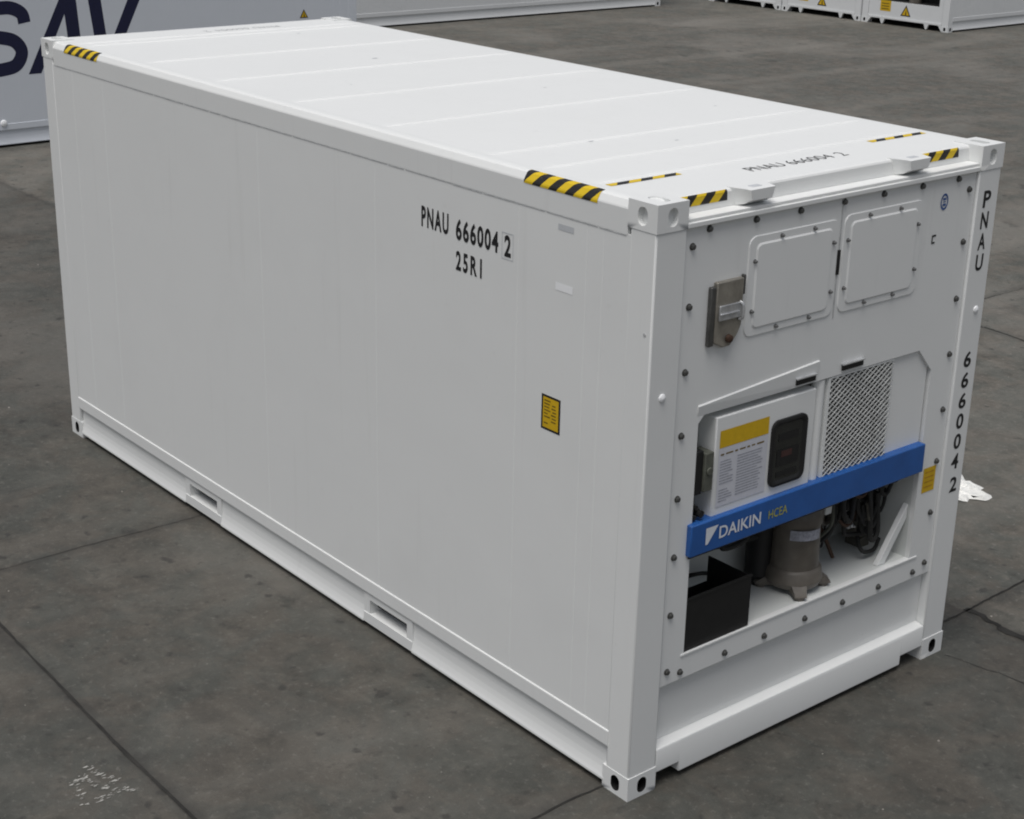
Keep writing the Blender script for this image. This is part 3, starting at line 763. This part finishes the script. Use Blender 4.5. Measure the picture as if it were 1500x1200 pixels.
for i in range(n):
    a, b = R(-62 + 72 * i / n), R(-62 + 72 * (i + 1) / n)
    mb.quad(*[(cx + .1175 * math.cos(t), cy + .1175 * math.sin(t), z) for t, z in ((a, z0 + .31), (b, z0 + .31), (b, z0 + .365), (a, z0 + .365))])
for v in range(len(mb.v)):
    x, y, z = mb.v[v]; k = .1360 / .1175; mb.v[v] = (cx + (x - cx) * k, cy + (y - cy) * k, z)
mb.build("compressor_label", M_PRINT, cpr)
mb = MB(); mb.box(cx + .03, cx + .10, cy + .10, cy + .15, z0 + .40, z0 + .50); mb.build("terminal_box", M_INNER, cpr, bevel=.006)
mb = MB(); mb.lathe((-.33, 1.20, z0 + .03), (0, 0, 1), [(0, .04), (.03, .075), (.40, .075), (.44, .04)], 20); mb.cyl((-.33, 1.2, z0), (-.33, 1.2, z0 + .035), .05, 12)
mb.build("accumulator", M_DARK, root)
# receiver tank
mb = MB(); mb.lathe((-.32, 1.985, z0 + .05), (0, 0, 1), [(0, .03), (.02, .068), (.40, .068), (.43, .03), (.46, .02)], 20); mb.box(-.37, -.27, 1.95, 2.03, z0, z0 + .055)
mb.build("receiver_tank", M_TANK, root)
# black tray with open top
mb = MB(); bx0, bx1, by0, by1, bz = -.315, -.028, .350, .800, OZ0 + .004
mb.box(bx1 - .006, bx1, by0, by1, bz, bz + .268); mb.box(bx0, bx1 - .006, by1 - .006, by1, bz, bz + .268)
mb.box(bx0, bx1 - .006, by0, by0 + .006, bz, bz + .268); mb.box(bx0, bx0 + .006, by0 + .006, by1 - .006, bz, bz + .13); mb.box(bx0 + .006, bx1 - .006, by0 + .006, by1 - .006, bz, bz + .006)
mb.box(bx1 - .012, bx1 + .004, by0, by1 + .004, bz + .2682, bz + .276)
mb.build("black_tray", M_DARK, root)
# tubes and valves
tubes = [([(-.38, .35, 1.0), (-.40, .55, 1.03), (-.40, .75, .97), (-.38, .95, .93), (-.30, 1.15, .96)], .012, M_PIPE),
         ([(-.12, .66, 1.19), (-.10, .64, 1.13), (-.10, .68, 1.10), (-.10, .80, 1.105), (-.10, .84, 1.15), (-.12, .84, 1.19)], .011, M_PIPE),
         ([(-.20, 1.33, 1.27), (-.26, 1.52, 1.26), (-.28, 1.60, 1.14), (-.28, 1.61, .93), (-.30, 1.70, .90)], .016, M_COMP),
         ([(-.26, 1.74, 1.20), (-.24, 1.735, 1.0), (-.22, 1.735, .86), (-.22, 1.76, .83), (-.22, 1.90, .80), (-.22, 2.0, .79), (-.28, 2.03, .90)], .011, M_PIPE),
         ([(-.28, 1.82, 1.2), (-.26, 1.82, 1.05), (-.24, 1.86, .96), (-.26, 1.92, .88), (-.28, 2.0, .82)], .010, M_PIPE),
         ([(-.30, 1.93, 1.2), (-.28, 1.94, .97), (-.26, 1.92, .84), (-.22, 1.86, .78), (-.16, 1.83, .735), (-.16, 1.93, .715), (-.20, 2.02, .74)], .010, M_PIPE),
         ([(-.36, 1.60, 1.22), (-.38, 1.66, 1.02), (-.40, 1.76, .98), (-.40, 1.9, 1.02)], .012, M_PIPE),
         ([(-.20, 1.60, 1.17), (-.20, 1.70, 1.13), (-.20, 1.82, 1.15), (-.22, 1.95, 1.10), (-.28, 2.02, 1.05)], .012, M_COPPER),
         ([(-.22, 1.58, 1.18), (-.22, 1.64, 1.02), (-.22, 1.63, .90), (-.26, 1.60, .82)], .012, M_PIPE),
         ([(-.22, 1.66, 1.18), (-.22, 1.68, 1.05), (-.22, 1.68, .95), (-.28, 1.66, .80)], .009, M_PIPE),
         ([(-.18, 1.72, 1.08), (-.16, 1.80, 1.04), (-.18, 1.88, 1.06), (-.20, 1.98, 1.01)], .009, M_PIPE),
         ([(-.20, 1.80, .98), (-.18, 1.84, .90), (-.20, 1.92, .88), (-.22, 1.97, .95), (-.22, 1.96, 1.08)], .009, M_PIPE),
         ([(-.10, 2.03, 1.17), (-.12, 2.0, 1.12), (-.16, 1.94, 1.115), (-.18, 1.86, 1.15)], .013, M_PIPE)]
for pts, r, m in ([([(-.46, .36, 1.12), (-.455, .7, 1.14), (-.455, 1.0, 1.10), (-.45, 1.2, 1.14)], .012, M_OLIVE),
                   ([(-.455, 1.45, 1.2), (-.45, 1.47, 1.0), (-.45, 1.55, .88), (-.45, 1.75, .86), (-.44, 1.9, .90)], .010, M_COPPER),
                   ([(-.20, 1.56, 1.19), (-.17, 1.56, 1.06), (-.18, 1.57, .95), (-.24, 1.55, .86)], .008, M_OLIVE),
                   ([(-.14, 1.66, 1.19), (-.13, 1.70, 1.10), (-.13, 1.77, 1.10), (-.14, 1.80, 1.19)], .008, M_COPPER),
                   ([(-.24, 1.68, .95), (-.2, 1.72, .90), (-.2, 1.78, .93), (-.22, 1.82, 1.0)], .008, M_COPPER),
                   ([(-.14, 1.87, 1.19), (-.12, 1.89, 1.08), (-.13, 1.95, 1.05), (-.14, 2.0, 1.10), (-.12, 2.03, 1.19)], .009, M_PIPE),
                   ([(-.34, .36, .80), (-.36, .60, .84), (-.40, .85, .80), (-.40, 1.05, .72)], .009, M_PIPE),
                   ([(-.30, 1.62, .90), (-.27, 1.66, .80), (-.25, 1.70, .70)], .009, M_COPPER)]):
    mb = MB(); mb.tube(pts, r * 1.25, 8); mb.build("pipe", m, comp)
mb = MB(); mb.box(-.46, -.43, 1.50, 1.62, .98, 1.14); mb.build("junction_box", M_OLIVE, comp, bevel=.005)
mb = MB(); mb.box(-.465, -.40, 1.80, 2.055, .80, 1.28); mb.build("shade_backing_plate", M_TANK, comp, bevel=.01)  # dark backing plate, puts the shade behind the pipes into its colour
mb = MB(); mb.cyl((-.30, 1.60, 1.24), (-.26, 2.05, 1.20), .045, 16); mb.build("suction_line", M_DARK, comp)
rnd = random.Random(17)
for k in range(12):                                   # loose harness and capillary runs between the valves
    y0 = rnd.uniform(1.60, 1.98); y1 = min(2.03, max(1.58, y0 + rnd.uniform(-.16, .16))); x = rnd.uniform(-.32, -.13); zb = rnd.uniform(.74, 1.0)
    tubes.append(([(x, y0, 1.19), (x + rnd.uniform(-.03, .03), y0 + rnd.uniform(-.03, .03), (1.19 + zb) / 2), (x + .01, (y0 + y1) / 2, zb), (x + rnd.uniform(-.04, .04), y1, zb + rnd.uniform(.02, .14)), (x, y1 + rnd.uniform(-.02, .02), rnd.uniform(1.0, 1.19))],
                  rnd.choice((.006, .008, .010, .013)), rnd.choice((M_PIPE, M_PIPE, M_PIPE, M_TANK))))
for pts, r, m in tubes:
    mb = MB(); mb.tube(pts, r * 1.15, 8); mb.build("pipe", m, comp)
for (x, y, z, sx, sy, sz, m) in ((-.24, 1.86, .99, .05, .06, .09, M_DARK), (-.22, 1.74, 1.04, .03, .035, .05, M_DARK), (-.30, 1.74, 1.10, .035, .04, .03, M_TANK), (-.24, 1.90, 1.10, .05, .04, .035, M_DARK), (-.28, 1.64, 1.02, .03, .03, .03, M_DARK),
                              (-.24, 1.76, .99, .02, .022, .022, M_BRIGHT), (-.25, 1.80, .87, .022, .02, .02, M_BRIGHT), (-.36, 1.68, 1.12, .05, .05, .06, M_DARK)):
    mb = MB(); mb.box(x - sx, x + sx, y - sy, y + sy, z - sz, z + sz); mb.cyl((x, y, z + sz), (x, y, z + sz + .03), min(sx, sy) * .6, 10)
    mb.lathe((x + sx, y, z), (1, 0, 0), [(0, sy * .6), (.015, sy * .6), (.016, sy * .3), (.03, sy * .3)], 10)
    mb.build("valve", m, comp, bevel=.006)
# brace
mb = MB(); mb.prism([(1.845, OZ0 + .002), (1.905, OZ0 + .002), (2.058, .905), (2.058, .985)], 0, -.095, -.062); mb.build("diagonal_brace", M_WHITE, root, bevel=.003)
mb = MB(); mb.prism([(1.99, OZ0 + .001), (2.058, OZ0 + .001), (2.058, .80)], 0, -.40, -.385); mb.build("side_gusset", M_INNER, comp)

# ============ background containers
def front_simple(root, mw, P):
    mb = MB()
    oy0, oy1, oz0, oz1 = .30, 2.138, .53, 1.9
    mb.box(-.05, F, .187, W - .187, .172, oz0); mb.box(-.05, F, .187, oy0, oz0, oz1); mb.box(-.05, F, oy1, W - .187, oz0, oz1); mb.box(-.05, F, .187, W - .187, oz1, 2.80)
    fp = mb.build("front_panel", mw, root, smooth=False)
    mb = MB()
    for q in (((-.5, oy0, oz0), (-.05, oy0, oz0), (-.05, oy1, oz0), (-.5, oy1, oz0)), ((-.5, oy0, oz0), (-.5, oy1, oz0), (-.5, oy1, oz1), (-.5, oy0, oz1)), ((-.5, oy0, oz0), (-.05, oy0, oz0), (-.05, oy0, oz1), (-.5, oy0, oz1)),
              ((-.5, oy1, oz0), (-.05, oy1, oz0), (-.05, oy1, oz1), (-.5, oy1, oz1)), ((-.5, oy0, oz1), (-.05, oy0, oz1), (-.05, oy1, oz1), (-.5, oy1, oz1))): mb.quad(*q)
    mb.build("machinery_compartment", M_SHADE, root, smooth=False)  # near-black walls: the shade of the recess is put into their colour
    mb = MB(); mb.box(-.3, -.03, .36, 1.1, 1.25, 1.86); mb.box(-.3, -.05, 1.16, 2.08, 1.2, 1.86); mb.build("control_box", mw, root, bevel=.006)
    mb = MB(); mb.lathe((-.25, 1.3, oz0), (0, 0, 1), [(0, .14), (.1, .14), (.11, .11), (.5, .11), (.56, .06)], 20); mb.build("compressor", M_COMP, root)
    for y0, y1 in ((.5, 1.15), (1.25, 1.9)):
        mb = MB(); mb.box(F, F + .02, y0, y1, 2.2, 2.66); mb.build("access_hatch", mw, root, bevel=.01)
    # sill with tapered feet and gaps
    mb = MB(); mb.box(-.09, -.003, .186, W - .186, .130, .170)
    for y in (.60, W - .60): mb.prism([(y - .070, .130), (y + .070, .130), (y + .018, .014), (y - .018, .014)], 0, -.05, -.004)
    for y, s_ in ((.186, 1), (W - .186, -1)): mb.prism([(y, .130), (y + s_ * .09, .130), (y, .012)], 0, -.05, -.004)
    mb.build("end_sill", mw, root)
    mb = MB(); mb.prism([(.25, .02), (W - .25, .02), (W - .25, .11), (.25, .11)], 0, -.6, -.55); mb.build("dark_underfloor", M_SHADE, root)  # dark board behind the sill gaps, painted to stand for their shade
    return fp
def tri_sticker(mb, o, u, v, n, s):
    o = Vector(o); u = Vector(u); v = Vector(v); n = Vector(n)
    for k, (sc, mi) in enumerate(((1.0, 0), (.70, 1))):
        c = o + v * (s * .30)
        mb.add([c + (-u * s * .55 - v * s * .30) * sc + n * .002 * (k + 1), c + (u * s * .55 - v * s * .30) * sc + n * .002 * (k + 1), c + v * s * .66 * sc + n * .002 * (k + 1)], [(0, 1, 2)], mi)
    mb.add([o + u * (-.035 * s) + v * (.12 * s) + n * .006, o + u * (.10 * s) + v * (.12 * s) + n * .006, o + u * (.02 * s) + v * (.62 * s) + n * .006], [(0, 1, 2)], 0)

# row of three with machinery ends towards the yard
for k, (lab, mw) in enumerate((("white refrigerated container nearest the camera in the row, its long side showing", M_OLDW),
                               ("white refrigerated container squeezed between two others in the row behind the yard", M_OLDW),
                               ("white refrigerated container at the far end of the row, only its bottom corner in sight", M_OLDW))):
    r = thing("row_container", lab, "container", (-17.28 - 2.463 * k - W / 2, 26.0 + L0 / 2, 0), -90, "white containers in a row behind the yard", (-L0 / 2, W / 2, 0))
    Q = shell(r, L0, mw, mw, False); fp = front_simple(r, mw, Q)
    # local +y is the world +x direction here
    mb = MB(); a = W - 1.78
    mb.quad((F + .002, a - .15, .30), (F + .002, a + .15, .30), (F + .002, a + .15, .54), (F + .002, a - .15, .54)); 
    for j in range(3): mb.quad((F + .004, a - .11, .34 + j * .06), (F + .004, a + .10, .34 + j * .06), (F + .004, a + .10, .36 + j * .06), (F + .004, a - .11, .36 + j * .06), 1)
    mb.build("warning_sticker", [M_YEL, M_YELD], fp, smooth=False)
    mb = MB(); tri_sticker(mb, (F, W - 1.20, .235), (0, 1, 0), (0, 0, 1), (1, 0, 0), .26); mb.build("triangle_sticker", [M_BLACK, M_YEL], fp, smooth=False)

# the lettered container behind, long side towards the camera
L1 = 12.192
r = thing("lettered_container", "long bluish grey container with huge navy letters along its side, behind the white one", "container",
          (-16.45 - W / 2, 9.634 - L1 / 2, 0), 90, None, (-L1 / 2, W / 2, 0))
Q = shell(r, L1, M_GREYW, M_GREYW, False); front_simple(r, M_GREYW, Q)
# letters: world y -> local x = y - 9.634
sp1 = Q['side0']; yo = .0025
def ribbon(pts, wd, sub=8):
    P2 = [Vector((p[0], p[1])) for p in pts]; Qp = []
    for i in range(len(P2) - 1):
        p0 = P2[max(i - 1, 0)]; p1 = P2[i]; p2 = P2[i + 1]; p3 = P2[min(i + 2, len(P2) - 1)]
        for k in range(sub):
            t = k / sub
            Qp.append(0.5 * ((2 * p1) + (p2 - p0) * t + (2 * p0 - 5 * p1 + 4 * p2 - p3) * t * t + (3 * p1 - p0 - 3 * p2 + p3) * t ** 3))
    Qp.append(P2[-1]); L_ = []; R2 = []
    for i, q in enumerate(Qp):
        d = (Qp[min(i + 1, len(Qp) - 1)] - Qp[max(i - 1, 0)]).normalized(); n = Vector((-d.y, d.x)) * wd / 2
        L_.append(q + n); R2.append(q - n)
    mb = MB()
    vs = [(p.x - 9.634, yo, p.y) for p in L_] + [(p.x - 9.634, yo, p.y) for p in R2]; n = len(L_)
    mb.add(vs, [(i, i + 1, n + i + 1, n + i) for i in range(n - 1)]); return mb
def poly(mb, pts, mi=0): return mb.add([(p[0] - 9.634, yo, p[1]) for p in pts], [tuple(range(len(pts)))], mi)
# C (left of the picture), S, A, V
mb = ribbon([(2.95, 1.62), (2.88, 1.80), (2.65, 1.845), (2.42, 1.80), (2.30, 1.45), (2.38, 1.08), (2.62, 1.03), (2.84, 1.10), (2.92, 1.28)], .165); mb.build("lettering", M_NAVY, sp1, smooth=False)
mb = ribbon([(4.27, 1.635), (4.24, 1.76), (4.10, 1.838), (3.92, 1.845), (3.62, 1.83), (3.50, 1.68), (3.58, 1.53), (3.86, 1.475), (4.10, 1.41), (4.20, 1.26), (4.11, 1.09), (3.90, 1.04), (3.66, 1.035), (3.48, 1.10), (3.44, 1.26)], .175)
mb.build("lettering", M_NAVY, sp1, smooth=False)
mb = MB()
poly(mb, [(4.272, .952), (4.452, .952), (4.570, 1.180), (4.650, 1.335), (4.848, 1.72), (4.83, 1.93), (4.79, 1.93)])
poly(mb, [(4.83, 1.93), (4.848, 1.72), (4.876, 1.335), (4.888, 1.180), (4.905, .952), (5.082, .952), (5.027, 1.93)])
poly(mb, [(4.570, 1.180), (4.650, 1.335), (4.876, 1.335), (4.888, 1.180)])
mb.build("lettering", M_NAVY, sp1, smooth=False)
mb = MB()
poly(mb, [(5.20, 1.93), (5.388, 1.93), (5.460, 1.20), (5.475, .952), (5.31, .952)])
poly(mb, [(5.475, .952), (5.460, 1.20), (5.83, 1.93), (6.02, 1.93), (5.51, .952)])
mb.build("lettering", M_NAVY, sp1, smooth=False)
mb = MB(); tri_sticker(mb, (8.672 - 9.634, .004, 1.44), (1, 0, 0), (0, 0, 1), (0, -1, 0), .135); mb.build("triangle_sticker", [M_BLACK, M_YEL], sp1, smooth=False)
mb = MB(); mb.lathe((3.86 - 9.634, .004, .325), (0, -1, 0), [(0, .05), (.02, .04), (.03, .015)], 14); mb.build("drain_plug", M_WLAB, sp1)

r = thing("distant_container", "long off-white container standing farther back between the lettered container and the row", "container",
          (-24.4 - W / 2, 24.03 - L1 / 2, 0), 90, None, (-L1 / 2, W / 2, 0))
Q = shell(r, L1, M_OLDW, M_OLDW, False); front_simple(r, M_OLDW, Q)
